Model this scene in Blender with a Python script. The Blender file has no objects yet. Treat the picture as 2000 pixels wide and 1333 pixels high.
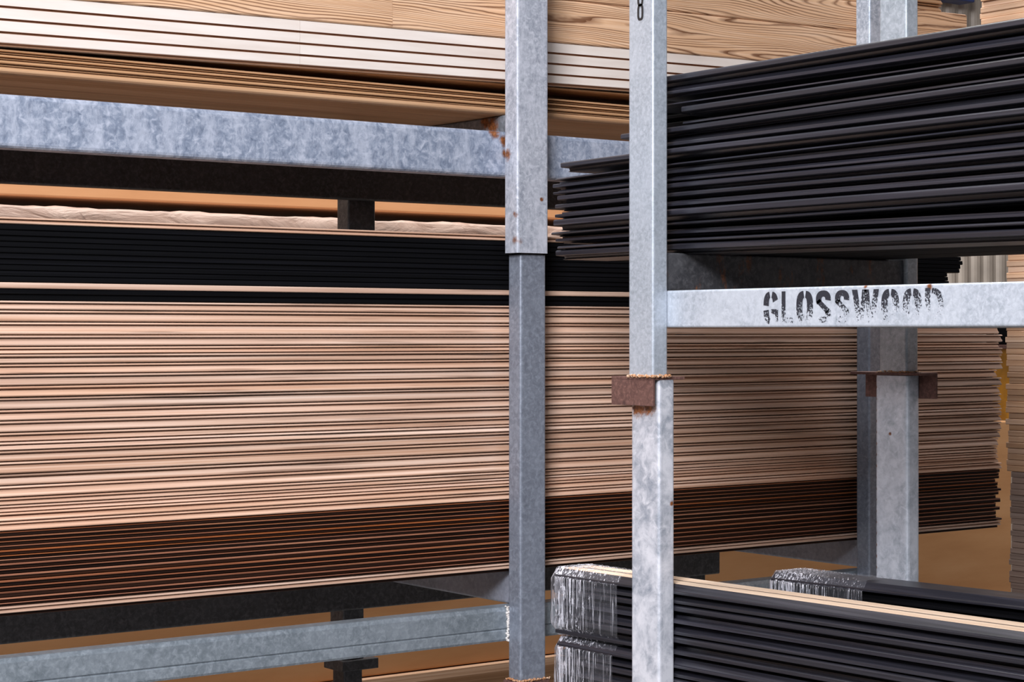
import bpy, bmesh, math, random
from mathutils import Vector
R = random.Random(7)
# ------------------------------------------------------------------ frame of the place
# X runs along the long left-hand rack, Y runs along the near right-hand rack, Z is up, eye height 1.65 m
EYE = 1.65
F = 3840.0
DX, DY = 0.5962, 0.8028          # view direction in plan
SC = bpy.context.scene
COL = SC.collection

def Zray(x, X=None, Y=None):
    t = (x-1000.0)/F
    if Y is not None: return Y/(DY - t*DX)
    return X/(DX + t*DY)
def Xat(x, Y):                   # where the plan plane Y=const is seen at column x
    t = (x-1000.0)/F; return (DX + t*DY)*Zray(x, Y=Y)
def Yat(x, X):
    t = (x-1000.0)/F; return (DY - t*DX)*Zray(x, X=X)
def hY(x, y, Y): return EYE + (650-y)/F*Zray(x, Y=Y)     # height of a point on plane Y=const
def hX(x, y, X): return EYE + (650-y)/F*Zray(x, X=X)

# ------------------------------------------------------------------ materials
def newmat(name):
    m = bpy.data.materials.new(name); m.use_nodes = True
    nt = m.node_tree; nt.nodes.clear()
    out = nt.nodes.new('ShaderNodeOutputMaterial'); b = nt.nodes.new('ShaderNodeBsdfPrincipled')
    nt.links.new(b.outputs[0], out.inputs[0])
    return m, nt, b, out
def N(nt, t, **kw):
    n = nt.nodes.new(t)
    for k, v in kw.items(): setattr(n, k, v)
    return n
def L(nt, a, b): nt.links.new(a, b)
def coord(nt, scale, rnd=True, kind='Object'):
    tc = N(nt, 'ShaderNodeTexCoord'); mp = N(nt, 'ShaderNodeMapping')
    mp.inputs['Scale'].default_value = scale
    L(nt, tc.outputs[kind], mp.inputs['Vector'])
    if rnd:
        oi = N(nt, 'ShaderNodeObjectInfo'); mu = N(nt, 'ShaderNodeMath', operation='MULTIPLY'); mu.inputs[1].default_value = 57.0
        cb = N(nt, 'ShaderNodeCombineXYZ'); L(nt, oi.outputs['Random'], mu.inputs[0])
        for i in range(3): L(nt, mu.outputs[0], cb.inputs[i])
        L(nt, cb.outputs[0], mp.inputs['Location'])
    return mp.outputs[0]
def noise(nt, vec, scale, detail=4, rough=.55, dist=0):
    n = N(nt, 'ShaderNodeTexNoise'); n.inputs['Scale'].default_value = scale
    n.inputs['Detail'].default_value = detail; n.inputs['Roughness'].default_value = rough
    n.inputs['Distortion'].default_value = dist
    L(nt, vec, n.inputs['Vector']); return n.outputs['Fac']
def ramp(nt, fac, stops):
    r = N(nt, 'ShaderNodeValToRGB'); e = r.color_ramp.elements
    while len(e) < len(stops): e.new(.5)
    for i, (p, c) in enumerate(stops):
        e[i].position = p; e[i].color = (c[0], c[1], c[2], 1) if hasattr(c, '__len__') else (c, c, c, 1)
    L(nt, fac, r.inputs[0]); return r.outputs[0]
def mix(nt, fac, a, b, mode='MIX'):
    m = N(nt, 'ShaderNodeMix', data_type='RGBA', blend_type=mode)
    if isinstance(fac, (int, float)): m.inputs[0].default_value = fac
    else: L(nt, fac, m.inputs[0])
    for s, v in ((6, a), (7, b)):
        if isinstance(v, (tuple, list)): m.inputs[s].default_value = (v[0], v[1], v[2], 1)
        else: L(nt, v, m.inputs[s])
    return m.outputs[2]
def bump(nt, b, h, strength=.3, dist=.002):
    n = N(nt, 'ShaderNodeBump'); n.inputs['Strength'].default_value = strength; n.inputs['Distance'].default_value = dist
    L(nt, h, n.inputs['Height']); L(nt, n.outputs[0], b.inputs['Normal'])
def tint(nt, col, amt=.22):
    oi = N(nt, 'ShaderNodeObjectInfo'); mr = N(nt, 'ShaderNodeMapRange')
    mr.inputs['To Min'].default_value = 1-amt; mr.inputs['To Max'].default_value = 1+amt*.5
    L(nt, oi.outputs['Random'], mr.inputs[0])
    hs = N(nt, 'ShaderNodeHueSaturation'); L(nt, mr.outputs[0], hs.inputs['Value']); L(nt, col, hs.inputs['Color'])
    wn = N(nt, 'ShaderNodeTexWhiteNoise', noise_dimensions='1D'); L(nt, oi.outputs['Random'], wn.inputs['W'])
    sr = N(nt, 'ShaderNodeMapRange'); L(nt, wn.outputs['Value'], sr.inputs[0]); sr.inputs['To Min'].default_value = 1-amt*.35; sr.inputs['To Max'].default_value = 1+amt*.45
    L(nt, sr.outputs[0], hs.inputs['Saturation'])
    return hs.outputs[0]

def wood(name, lo, mid, hi, rough=.55, stretch=(1.3, 40, 160), tamt=.2, stain=0.0, spec=.4):
    m, nt, b, o = newmat(name)
    v = coord(nt, stretch)
    f = noise(nt, v, 1.0, 6, .6)
    c = ramp(nt, f, [(.28, lo), (.5, mid), (.72, hi)])
    if stain > 0:
        v2 = coord(nt, (2.2, 30, 90)); f2 = noise(nt, v2, 1.0, 3, .5)
        s = ramp(nt, f2, [(.60, 0.0), (.68, stain)])
        c = mix(nt, s, c, tuple(x*.42 for x in lo))
    c = tint(nt, c, tamt)
    L(nt, c, b.inputs['Base Color']); b.inputs['Roughness'].default_value = rough
    b.inputs['Specular IOR Level'].default_value = spec
    bump(nt, b, f, .25, .001)
    return m

def ringwood(name, base, dark, pale):
    """brushed softwood face: dark growth rings running along the plank and swinging into arches"""
    m, nt, b, o = newmat(name)
    v = coord(nt, (1.0, 3.0, 9.0))
    big = noise(nt, v, .9, 2, .45)
    tc = N(nt, 'ShaderNodeTexCoord'); sp = N(nt, 'ShaderNodeSeparateXYZ'); L(nt, tc.outputs['Object'], sp.inputs[0])
    oi = N(nt, 'ShaderNodeObjectInfo')
    a = N(nt, 'ShaderNodeMath', operation='MULTIPLY_ADD'); L(nt, big, a.inputs[0]); a.inputs[1].default_value = .26; L(nt, sp.outputs[2], a.inputs[2])
    fine = noise(nt, coord(nt, (9, 10, 40)), 1.0, 3, .5)
    a2 = N(nt, 'ShaderNodeMath', operation='MULTIPLY_ADD'); L(nt, fine, a2.inputs[0]); a2.inputs[1].default_value = .006; L(nt, a.outputs[0], a2.inputs[2])
    s = N(nt, 'ShaderNodeMath', operation='MULTIPLY'); L(nt, a2.outputs[0], s.inputs[0]); s.inputs[1].default_value = 118.0
    fr = N(nt, 'ShaderNodeMath', operation='FRACT'); L(nt, s.outputs[0], fr.inputs[0])
    g = noise(nt, coord(nt, (3, 60, 260)), 1.0, 5, .6)
    c0 = ramp(nt, g, [(.3, base), (.7, pale)])
    k = ramp(nt, fr.outputs[0], [(.0, 1.0), (.14, .85), (.28, .12), (.70, .0), (1.0, .7)])
    w = noise(nt, coord(nt, (2.5, 5, 30)), 1.0, 3, .5)
    kw = mix(nt, 1.0, k, ramp(nt, w, [(.30, .45), (.55, 1.0)]), 'MULTIPLY')
    c = mix(nt, kw, c0, dark)
    L(nt, c, b.inputs['Base Color']); b.inputs['Roughness'].default_value = .62
    bump(nt, b, k, -.25, .0012)
    return m

def steel(name, dark=(.20, .235, .29), mid=(.33, .37, .44), pale=(.56, .60, .68), metal=.22, rough=.52, rust=(), blotch=.5, fine=90, general_rust=0.0, runs=False):
    """galvanised tube: spangle, chalky runs, and rust around the given points (world coordinates)"""
    m, nt, b, o = newmat(name)
    v = coord(nt, (1, 1, 1), rnd=False, kind='Object')
    sp = noise(nt, v, fine, 5, .65, .6)
    run = noise(nt, coord(nt, (2.6, 2.6, .9) if runs else (1, 1, 1), rnd=False), 9, 8, .80 if runs else .72, .4)
    c = ramp(nt, sp, [(.30, dark), (.5, mid), (.70, pale)])
    bl = ramp(nt, run, [(.44, 0.0), (.62, blotch)])
    c = mix(nt, bl, c, pale)
    dk = ramp(nt, noise(nt, coord(nt, (1, 1, 1), rnd=False), 23, 5, .7), [(.60, 0.0), (.74, .55)])
    c = mix(nt, dk, c, dark)
    rf = None
    wn = noise(nt, v, 60, 4, .7)
    for (px, py, pz, r) in rust:
        geo = N(nt, 'ShaderNodeNewGeometry')
        d = N(nt, 'ShaderNodeVectorMath', operation='DISTANCE'); L(nt, geo.outputs['Position'], d.inputs[0]); d.inputs[1].default_value = (px, py, pz)
        q = N(nt, 'ShaderNodeMath', operation='MULTIPLY_ADD'); L(nt, wn, q.inputs[0]); q.inputs[1].default_value = r*1.6; L(nt, d.outputs['Value'], q.inputs[2])
        mr = N(nt, 'ShaderNodeMapRange'); L(nt, q.outputs[0], mr.inputs[0])
        mr.inputs['From Min'].default_value = r*1.3; mr.inputs['From Max'].default_value = r*1.9
        mr.inputs['To Min'].default_value = 1; mr.inputs['To Max'].default_value = 0
        if rf is None: rf = mr.outputs[0]
        else:
            mx = N(nt, 'ShaderNodeMath', operation='MAXIMUM'); L(nt, rf, mx.inputs[0]); L(nt, mr.outputs[0], mx.inputs[1]); rf = mx.outputs[0]
    rc = ramp(nt, noise(nt, v, 140, 4, .7), [(.35, (.09, .035, .018)), (.6, (.30, .10, .03)), (.75, (.48, .22, .08))])
    if general_rust > 0:
        gr = ramp(nt, noise(nt, coord(nt, (6, 6, 2.0), rnd=False), 3, 5, .7), [(.56, 0.0), (.66, general_rust)])
        c = mix(nt, gr, c, rc)
    if rf is not None: c = mix(nt, rf, c, rc)
    L(nt, c, b.inputs['Base Color'])
    b.inputs['Metallic'].default_value = metal; b.inputs['Roughness'].default_value = rough
    bump(nt, b, sp, .12, .0006)
    return m

M = {}
M['pale'] = wood('pale_pine', (.42, .235, .155), (.60, .39, .285), (.78, .58, .47), .30, tamt=.20, stain=.6, spec=.65)
M['paleback'] = wood('pale_back', (.60, .40, .27), (.74, .54, .39), (.82, .64, .49), .6, tamt=.05)
M['brownlip'] = wood('raw_orange_edge', (.16, .050, .022), (.30, .105, .050), (.44, .19, .095), .45, tamt=.3)
M['brown'] = wood('dark_brown_stain', (.009, .0035, .0025), (.018, .007, .004), (.038, .014, .007), .5, tamt=.3, spec=.2)
M['honey'] = wood('honey_moulding', (.30, .155, .075), (.44, .25, .135), (.56, .35, .21), .45, tamt=.12)
M['white'] = wood('white_primed_face', (.64, .54, .48), (.72, .63, .57), (.78, .70, .65), .5, stretch=(3, 30, 30), tamt=.04)
M['groove'] = wood('raw_groove', (.30, .14, .07), (.36, .18, .10), (.42, .23, .13), .7, tamt=.0)
M['ring'] = ringwood('brushed_larch', (.64, .36, .19), (.15, .055, .02), (.80, .54, .36))
M['black'] = wood('black_stain', (.011, .011, .015), (.020, .0195, .027), (.044, .042, .054), .34, stretch=(2, 60, 200), tamt=.28, spec=.6)
M['matt_shade'] = wood('black_stain_matt_shade', (.0015, .0015, .002), (.0022, .0022, .003), (.005, .005, .007), .7, tamt=.2, spec=.08)  # matt black; under the right rack its near-black tone is painted shade
M['ply'] = wood('plywood_kraft', (.48, .235, .105), (.56, .29, .135), (.62, .34, .17), .7, stretch=(1.5, 3, 9), tamt=.08, spec=.2)
M['far'] = wood('far_pine', (.40, .22, .13), (.58, .36, .23), (.72, .50, .36), .6, tamt=.25)
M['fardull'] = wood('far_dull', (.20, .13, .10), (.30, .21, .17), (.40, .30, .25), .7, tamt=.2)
M['darksteel'] = steel('dark_steel', (.030, .030, .034), (.055, .055, .062), (.11, .11, .12), .3, .5, blotch=.25)  # darker steel for back posts, back rails and some bearers
M['rust'] = steel('rusted_plate', (.070, .032, .028), (.12, .055, .045), (.21, .105, .085), .1, .75, blotch=.25, fine=120)

def make_film():
    """clear stretch film pulled into upright creases: glints painted as sharp white strands over an almost clear sheet"""
    m, nt, b, out = newmat('stretch_film')
    v = coord(nt, (260, 260, 9), rnd=False)
    s = noise(nt, v, 1.0, 3, .6, .5)
    v1 = coord(nt, (110, 110, 22), rnd=False); s1 = noise(nt, v1, 1.0, 4, .7, 1.2)
    tc = N(nt, 'ShaderNodeTexCoord'); sp = N(nt, 'ShaderNodeSeparateXYZ'); L(nt, tc.outputs['Object'], sp.inputs[0])
    mr = N(nt, 'ShaderNodeMapRange'); L(nt, sp.outputs[1], mr.inputs[0])
    mr.inputs['From Min'].default_value = -.06; mr.inputs['From Max'].default_value = .08; mr.inputs['To Min'].default_value = -.05; mr.inputs['To Max'].default_value = .06
    ad = N(nt, 'ShaderNodeMath', operation='ADD'); L(nt, s, ad.inputs[0]); L(nt, mr.outputs[0], ad.inputs[1])
    st = ramp(nt, ad.outputs[0], [(.53, .0), (.60, .30), (.66, .9)])  # whitened strands draw the glints into the film
    ad1 = N(nt, 'ShaderNodeMath', operation='ADD'); L(nt, s1, ad1.inputs[0]); L(nt, mr.outputs[0], ad1.inputs[1])
    st1 = ramp(nt, ad1.outputs[0], [(.60, .0), (.66, .9)])
    k = mix(nt, 1.0, st, st1, 'ADD')
    tr = N(nt, 'ShaderNodeBsdfTransparent'); gl = N(nt, 'ShaderNodeBsdfGlossy'); gl.inputs['Roughness'].default_value = .22
    gl.inputs['Color'].default_value = (.95, .95, 1, 1)
    df = N(nt, 'ShaderNodeBsdfDiffuse'); df.inputs['Color'].default_value = (.80, .80, .90, 1)
    bp = N(nt, 'ShaderNodeBump'); bp.inputs['Strength'].default_value = .9; bp.inputs['Distance'].default_value = .004
    L(nt, s, bp.inputs['Height']); L(nt, bp.outputs[0], gl.inputs['Normal'])
    m1 = N(nt, 'ShaderNodeMixShader'); m1.inputs[0].default_value = .55; L(nt, gl.outputs[0], m1.inputs[1]); L(nt, df.outputs[0], m1.inputs[2])
    m2 = N(nt, 'ShaderNodeMixShader')
    ka = N(nt, 'ShaderNodeMath', operation='ADD'); ka.use_clamp = True; L(nt, k, ka.inputs[0]); ka.inputs[1].default_value = .06
    L(nt, ka.outputs[0], m2.inputs[0]); L(nt, tr.outputs[0], m2.inputs[1]); L(nt, m1.outputs[0], m2.inputs[2])
    L(nt, m2.outputs[0], out.inputs[0])
    return m
M['film'] = make_film()
def make_wrap():
    m, nt, b, out = newmat('milky_wrap')
    f = noise(nt, coord(nt, (3, 6, 9), rnd=False), 1.6, 6, .6, 1.2)
    c = ramp(nt, f, [(.32, (.24, .145, .105)), (.46, (.37, .25, .20)), (.7, (.45, .33, .275))])
    L(nt, c, b.inputs['Base Color']); b.inputs['Roughness'].default_value = .5
    bump(nt, b, f, .6, .012)
    return m
M['wrap'] = make_wrap()
def flat(name, c, rough=.6, metal=0, nsc=20, amt=.25):
    m, nt, b, out = newmat(name)
    f = noise(nt, coord(nt, (1, 1, 1)), nsc, 5, .6)
    L(nt, ramp(nt, f, [(.3, tuple(x*(1-amt) for x in c)), (.7, tuple(min(1, x*(1+amt)) for x in c))]), b.inputs['Base Color'])
    b.inputs['Roughness'].default_value = rough; b.inputs['Metallic'].default_value = metal
    return m
M['wall'] = flat('sheet_metal', (.42, .36, .31), .5, .1, 3)
M['floor'] = flat('concrete', (.22, .21, .20), .8, 0, 6)
M['blue'] = flat('blue_paint', (.015, .03, .13), .5)
M['whitep'] = flat('white_paint', (.62, .62, .68), .5)
M['yellow'] = flat('yellow_paint', (.42, .17, .008), .45, 0, 9, .35)
def make_paint():
    """worn black stencil paint: flakes away with noise, more towards the foot of the letters"""
    m, nt, b, out = newmat('worn_stencil_paint')
    tc = N(nt, 'ShaderNodeTexCoord'); sp = N(nt, 'ShaderNodeSeparateXYZ'); L(nt, tc.outputs['Object'], sp.inputs[0])
    f = noise(nt, coord(nt, (1, 1, 1), rnd=False), 260, 4, .7, .3)
    big = noise(nt, coord(nt, (1, 1, .5), rnd=False), 22, 3, .5)
    z = N(nt, 'ShaderNodeMapRange'); L(nt, sp.outputs[2], z.inputs[0])
    z.inputs['From Min'].default_value = 0; z.inputs['From Max'].default_value = .06
    z.inputs['To Min'].default_value = -.17; z.inputs['To Max'].default_value = .13
    # the right-hand letters have lost more paint than the left-hand ones
    xx = N(nt, 'ShaderNodeMapRange'); L(nt, sp.outputs[1], xx.inputs[0])
    xx.inputs['From Min'].default_value = -.42; xx.inputs['From Max'].default_value = 0
    xx.inputs['To Min'].default_value = -.10; xx.inputs['To Max'].default_value = .05
    a = N(nt, 'ShaderNodeMath', operation='ADD'); L(nt, f, a.inputs[0]); L(nt, z.outputs[0], a.inputs[1])
    a2 = N(nt, 'ShaderNodeMath', operation='ADD'); L(nt, a.outputs[0], a2.inputs[0]); L(nt, xx.outputs[0], a2.inputs[1])
    a3 = N(nt, 'ShaderNodeMath', operation='MULTIPLY_ADD'); L(nt, big, a3.inputs[0]); a3.inputs[1].default_value = .35; L(nt, a2.outputs[0], a3.inputs[2])
    k = N(nt, 'ShaderNodeMapRange'); L(nt, a3.outputs[0], k.inputs[0]); k.inputs['From Min'].default_value = .595; k.inputs['From Max'].default_value = .625
    tr = N(nt, 'ShaderNodeBsdfTransparent'); mx = N(nt, 'ShaderNodeMixShader')
    b.inputs['Base Color'].default_value = (.018, .019, .028, 1); b.inputs['Roughness'].default_value = .6
    L(nt, k.outputs[0], mx.inputs[0]); L(nt, tr.outputs[0], mx.inputs[1]); L(nt, b.outputs[0], mx.inputs[2]); L(nt, mx.outputs[0], out.inputs[0])
    return m
M['paint'] = make_paint()
M['ink'] = flat('black_marker_ink', (.012, .012, .014), .5)

# ------------------------------------------------------------------ building helpers
def tag(o, label=None, cat=None, group=None, kind=None):
    if label: o['label'] = label
    if cat: o['category'] = cat
    if group: o['group'] = group
    if kind: o['kind'] = kind
    return o
def empty(name, loc, label, cat, group=None):
    o = bpy.data.objects.new(name, None); COL.objects.link(o); o.location = loc
    o.empty_display_size = .1
    return tag(o, label, cat, group)
def link(name, bm, mat, parent=None, loc=(0, 0, 0), rotz=0, smooth=False):
    """bm is in world coordinates minus loc (or in the parent's frame)"""
    bmesh.ops.recalc_face_normals(bm, faces=bm.faces)
    me = bpy.data.meshes.new(name); bm.to_mesh(me); bm.free()
    mats = mat if isinstance(mat, list) else [mat]
    for q in mats: me.materials.append(q)
    if smooth:
        for p in me.polygons: p.use_smooth = True
    o = bpy.data.objects.new(name, me); COL.objects.link(o)
    o.location = loc; o.rotation_euler = (0, 0, rotz)
    if parent: o.parent = parent
    return o
def box(bm, a, b, bev=0.0, axis=None, seg=3):
    """axis aligned box between corners a and b; bev rounds the edges that run along axis (all when axis is None)"""
    a2 = [min(a[i], b[i]) for i in range(3)]; b2 = [max(a[i], b[i]) for i in range(3)]
    vs = [bm.verts.new((x, y, z)) for x in (a2[0], b2[0]) for y in (a2[1], b2[1]) for z in (a2[2], b2[2])]
    idx = [(0, 1, 3, 2), (4, 6, 7, 5), (0, 4, 5, 1), (2, 3, 7, 6), (0, 2, 6, 4), (1, 5, 7, 3)]
    fs = [bm.faces.new([vs[i] for i in f]) for f in idx]
    if bev > 0:
        es = set(e for f in fs for e in f.edges)
        if axis is not None:
            es = [e for e in es if abs((e.verts[0].co-e.verts[1].co).normalized()[axis]) > .99]
        bmesh.ops.bevel(bm, geom=list(es), offset=bev, segments=seg, affect='EDGES', profile=.5)
def tube(name, a, b, mat, parent, bev=.005, label=None):
    """rectangular hollow section between world corners a, b, closed like a capped tube"""
    P = parent.location
    d = [abs(b[i]-a[i]) for i in range(3)]; ax = d.index(max(d))
    bm = bmesh.new(); box(bm, [a[i]-P[i] for i in range(3)], [b[i]-P[i] for i in range(3)], bev, ax)
    o = link(name, bm, mat, parent)
    if label: o['label'] = label
    return o
def sweep(bm, prof, stations, mats=None):
    """prof: closed list of (depth, height); stations: list of (along, depth offset, height offset)"""
    rings = []
    for s in stations:
        rings.append([bm.verts.new((s[0], p[0]+s[1], p[1]+s[2])) for p in prof])
    n = len(prof)
    for a, b in zip(rings, rings[1:]):
        for i in range(n):
            f = bm.faces.new((a[i], a[(i+1) % n], b[(i+1) % n], b[i]))
            if mats: f.material_index = mats[i]
    bm.faces.new(rings[0]); bm.faces.new(rings[-1][::-1])

# board edge profiles: h = thickness, D = width of the board (into the stack)
def P_pale(h, D, r):
    g = .0042+r.uniform(-.0006, .0008); q = r.uniform(.8, 1.2)
    return [(D, h), (.0050, h), (.0030, h-.0003), (.0014, h-.0010), (.0004, h-.0020), (0, h-.0030), (.0010, h-.0040), (.0105, h-g-.0004), (.0110, h-g-.0022),
            (.0058*q, h-g-.0032), (.0052*q, h*.58), (.0038*q, h*.44), (.0020, h*.32), (.0006, h*.25), (0, h*.18), (.0008, h*.11), (.0030, h*.06), (.014, h*.04), (.016, 0), (D, 0)]
def P_thin(h, D, r):
    return [(D, h), (.0065, h), (.0055, h-.0006), (.0050, h*.55), (.0046, h*.16), (.0058, h*.06), (.009, 0), (D, 0)]
def P_lip(h, D, r):
    t = h*.30
    return [(.012, h), (.0018, h), (.0004, h-.0006), (0, h-.0012), (.0006, h-t), (.012, h-t-.0002)]
def P_blk_a(h, D, r):     # square lip with a rounded top arris over a deep rebate
    k = r.uniform(.50, .62); z = h*(1-k)
    return [(D, h), (.0060, h), (.0030, h-.0006), (.0010, h-.0018), (0, h-.0036), (.0004, z), (.0022, z-.0012), (.024, z-.002), (.026, h*.10), (.020, .0006), (.024, 0), (D, 0)]
def P_blk_b(h, D, r):     # long cove running out to a lip
    return [(D, h), (.020, h), (.0185, h*.90), (.0160, h*.78), (.0120, h*.67), (.0070, h*.59), (.0024, h*.54), (.0004, h*.49), (0, h*.40), (.0004, h*.20), (.0025, h*.15), (.022, h*.12), (.024, 0), (D, 0)]
def P_blk_c(h, D, r):     # narrow lip between two deep rebates
    return [(D, h), (.020, h), (.020, h*.72), (.0055, h*.70), (.0022, h*.66), (.0004, h*.60), (.0004, h*.30), (.0025, h*.25), (.022, h*.22), (.024, 0), (D, 0)]
def P_sq(h, D, r):
    e = min(.0016, h*.15)
    return [(D, h), (e, h), (0, h-e), (0, e), (e, 0), (D, 0)]
def P_mould(h, D, r):
    return [(D, h), (.024, h), (.020, h*.92), (.012, h*.84), (.0075, h*.72), (.0040, h*.66), (.0016, h*.60), (.0003, h*.50), (0, h*.42), (.0012, h*.34), (.010, h*.30), (.011, h*.16), (.0045, h*.12), (.0040, h*.05), (.009, 0), (D, 0)]
def P_bull(h, D, r):
    return [(D, h), (.014, h), (.007, h*.95), (.0025, h*.80), (.0002, h*.58), (.0004, h*.38), (.0030, h*.18), (.008, h*.05), (.014, 0), (D, 0)]
def P_grooved(h, D, r):
    p = [(D, h), (.0015, h), (0, h-.0015)]
    for k in (3, 2, 1):
        z = h*k/4.0
        p += [(0, z+.0026), (.0065, z+.0018), (.0065, z-.0018), (0, z-.0026)]
    p += [(0, .0062), (.0012, .005), (.008, .0045), (.008, 0), (D, 0)]
    return p
def P_chamf(h, D, r):
    return [(D-.012, h), (.014, h), (.0035, h*.42), (.0006, h*.36), (0, h*.28), (0, h*.12), (.003, h*.06), (.012, h*.03), (.013, 0), (D, 0), (D, h*.4)]

def boardX(name, x0, x1, Y, zbot, h, D, prof, mat, slope=0.0, off=0.0, label=None, cat='board', group=None, bow=0.0, r=None, mats=None, parent=None):
    """a board lying along X with its edge facing the viewer's side (-Y)"""
    r = r or R
    Lh = (x1-x0)/2; xc = (x0+x1)/2
    bm = bmesh.new()
    n = 6
    st = []
    for i in range(n+1):
        s = -Lh + 2*Lh*i/n
        st.append((s, bow*math.sin(i*1.9)*.5, slope*s))
    sweep(bm, prof(h, D, r), st, mats)
    zc = zbot + slope*xc
    o = link(name, bm, mat, None, (xc, Y+off, zc))
    if label: tag(o, label, cat, group)
    return o
def boardY(name, yfar, ynear, X, zfar, znear, h, D, prof, mat, off=0.0, label=None, cat='board', group=None, droop=0.0, r=None, mats=None):
    """a board lying along Y, its edge facing -X; local x runs from the far end to the near end"""
    r = r or R
    Lt = yfar-ynear
    bm = bmesh.new(); st = []
    for i in range(8):
        t = i/7.0
        s = Lt*t
        dz = -droop*max(0, 1-s/.36)**2
        st.append((s-Lt/2, 0, (znear-zfar)*t + dz))
    sweep(bm, prof(h, D, r), st, mats)
    o = link(name, bm, mat, None, (X+off, (yfar+ynear)/2, zfar), -math.pi/2)
    if label: tag(o, label, cat, group)
    return o
ORD = ['topmost', 'second', 'third', 'fourth', 'fifth', 'sixth', 'seventh', 'eighth', 'ninth', 'tenth', 'eleventh', 'twelfth', 'thirteenth', 'fourteenth',
       'fifteenth', 'sixteenth', 'seventeenth', 'eighteenth', 'nineteenth', 'twentieth', 'twenty-first', 'twenty-second', 'twenty-third', 'twenty-fourth']
def nth(i): return 'topmost' if i == 0 else ORD[i]+' from the top'

# ------------------------------------------------------------------ the long rack on the left (runs along X)
YF = 3.685                                    # front face of its lower posts
P1 = Xat(1016.5, YF); P1b = P1+.076
PY = Xat(1698, YF); PYb = PY+.076
zj = hY(1040, 495, YF)                        # joint between upper and lower frame
XL = -1.6
def post_steel(nm, **k): return steel(nm, **k)
# upper frame
up = empty('steel_stillage', (P1, YF, zj), 'weathered galvanised steel frame, upper left, carrying the honey, white and grained timber', 'stillage')
sA = steel('galv_upper_post', (.24, .255, .31), (.36, .38, .44), (.58, .59, .66), .2, .55, blotch=.8, runs=True,
           rust=[(P1+.055, YF-.01, hY(1045, 390, YF), .006), (P1-.01, YF, hY(1012, 470, YF), .012), (P1-.01, YF, hY(1012, 420, YF), .010), (P1-.012, YF+.03, hY(1000, 300, YF), .016)])
sR = steel('galv_upper_rail', (.12, .15, .22), (.24, .28, .37), (.50, .53, .63), .2, .5, blotch=.7, runs=True, fine=60,
           rust=[(Xat(965, YF+.05), YF+.05, hY(965, 258, YF+.05), .017), (Xat(985, YF+.05), YF+.05, hY(985, 275, YF+.05), .016), (Xat(986, YF+.05), YF+.05, hY(986, 300, YF+.05), .010)])
xa = Xat(1010.5, YF-.01)
YB = YF+.050
for X0, yy in ((xa, YF-.010),):
    tube('post', (X0, yy, zj), (X0+.092, yy+.052, EYE+1.5), sA, up, .006)
tube('post', (PY-.010, YF-.010, zj), (PYb+.010, YF+.042, EYE+1.5), steel('galv_far_post', rough=.4), up, .006)
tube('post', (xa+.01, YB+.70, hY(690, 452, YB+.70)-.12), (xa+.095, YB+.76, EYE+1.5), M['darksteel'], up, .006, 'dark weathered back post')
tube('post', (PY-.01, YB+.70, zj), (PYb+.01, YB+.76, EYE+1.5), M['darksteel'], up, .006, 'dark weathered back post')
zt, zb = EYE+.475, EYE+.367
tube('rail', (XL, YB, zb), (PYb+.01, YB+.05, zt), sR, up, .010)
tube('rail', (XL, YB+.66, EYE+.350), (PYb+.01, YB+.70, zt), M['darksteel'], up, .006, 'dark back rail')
bx = Xat(986, YB+.05)
sBr = steel('galv_bearer', (.09, .10, .12), (.16, .175, .20), (.30, .32, .37), .3, .5,
            rust=[(bx, YB+.10, EYE+.50, .026), (bx, YB+.13, EYE+.51, .022)])
for q in (bx, PY+.02, bx-2.0, bx-3.5):
    tube('bearer', (q, YB+.002, zt+.0005), (q+.05, YB+.70, EYE+.521), sBr, up, .005)
# lower frame
zfoot = EYE-.8195
lo = empty('steel_stillage', (P1, YF, 0), 'blue-grey galvanised steel frame, lower left, carrying the tall stack of pale boards', 'stillage')
sL = steel('galv_lower_post', (.14, .155, .195), (.195, .215, .265), (.29, .32, .385), .25, .42, blotch=.35)
tube('post', (P1, YF, zfoot), (P1b, YF+.049, zj-.004), sL, lo, .006)
tube('post', (P1+.006, YF+.006, zj-.004), (P1b-.006, YF+.043, zj+.0), M['darksteel'], lo, .004, 'dark spigot in the joint')
tube('post', (PY, YF, zfoot), (PYb, YF+.049, zj-.004), sL, lo, .006)
for q in (P1, PY):
    tube('leg', (q, YF, .0), (q+.076, YF+.049, zfoot-.010), sL, lo, .005)
    tube('foot_plate', (q-.010, YF-.004, zfoot-.010), (q+.082, YF+.054, zfoot), M['rust'], lo, .003, 'rusty foot plate')
bk0 = Xat(671, 4.46)
for q in (bk0, PY+.045):
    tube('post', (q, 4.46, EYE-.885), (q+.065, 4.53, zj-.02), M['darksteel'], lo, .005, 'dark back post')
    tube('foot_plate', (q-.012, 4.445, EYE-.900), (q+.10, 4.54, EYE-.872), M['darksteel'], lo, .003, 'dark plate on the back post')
    tube('leg', (q+.002, 4.46, 0), (q+.060, 4.52, EYE-.900), M['darksteel'], lo, .005, 'dark back leg')
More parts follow.
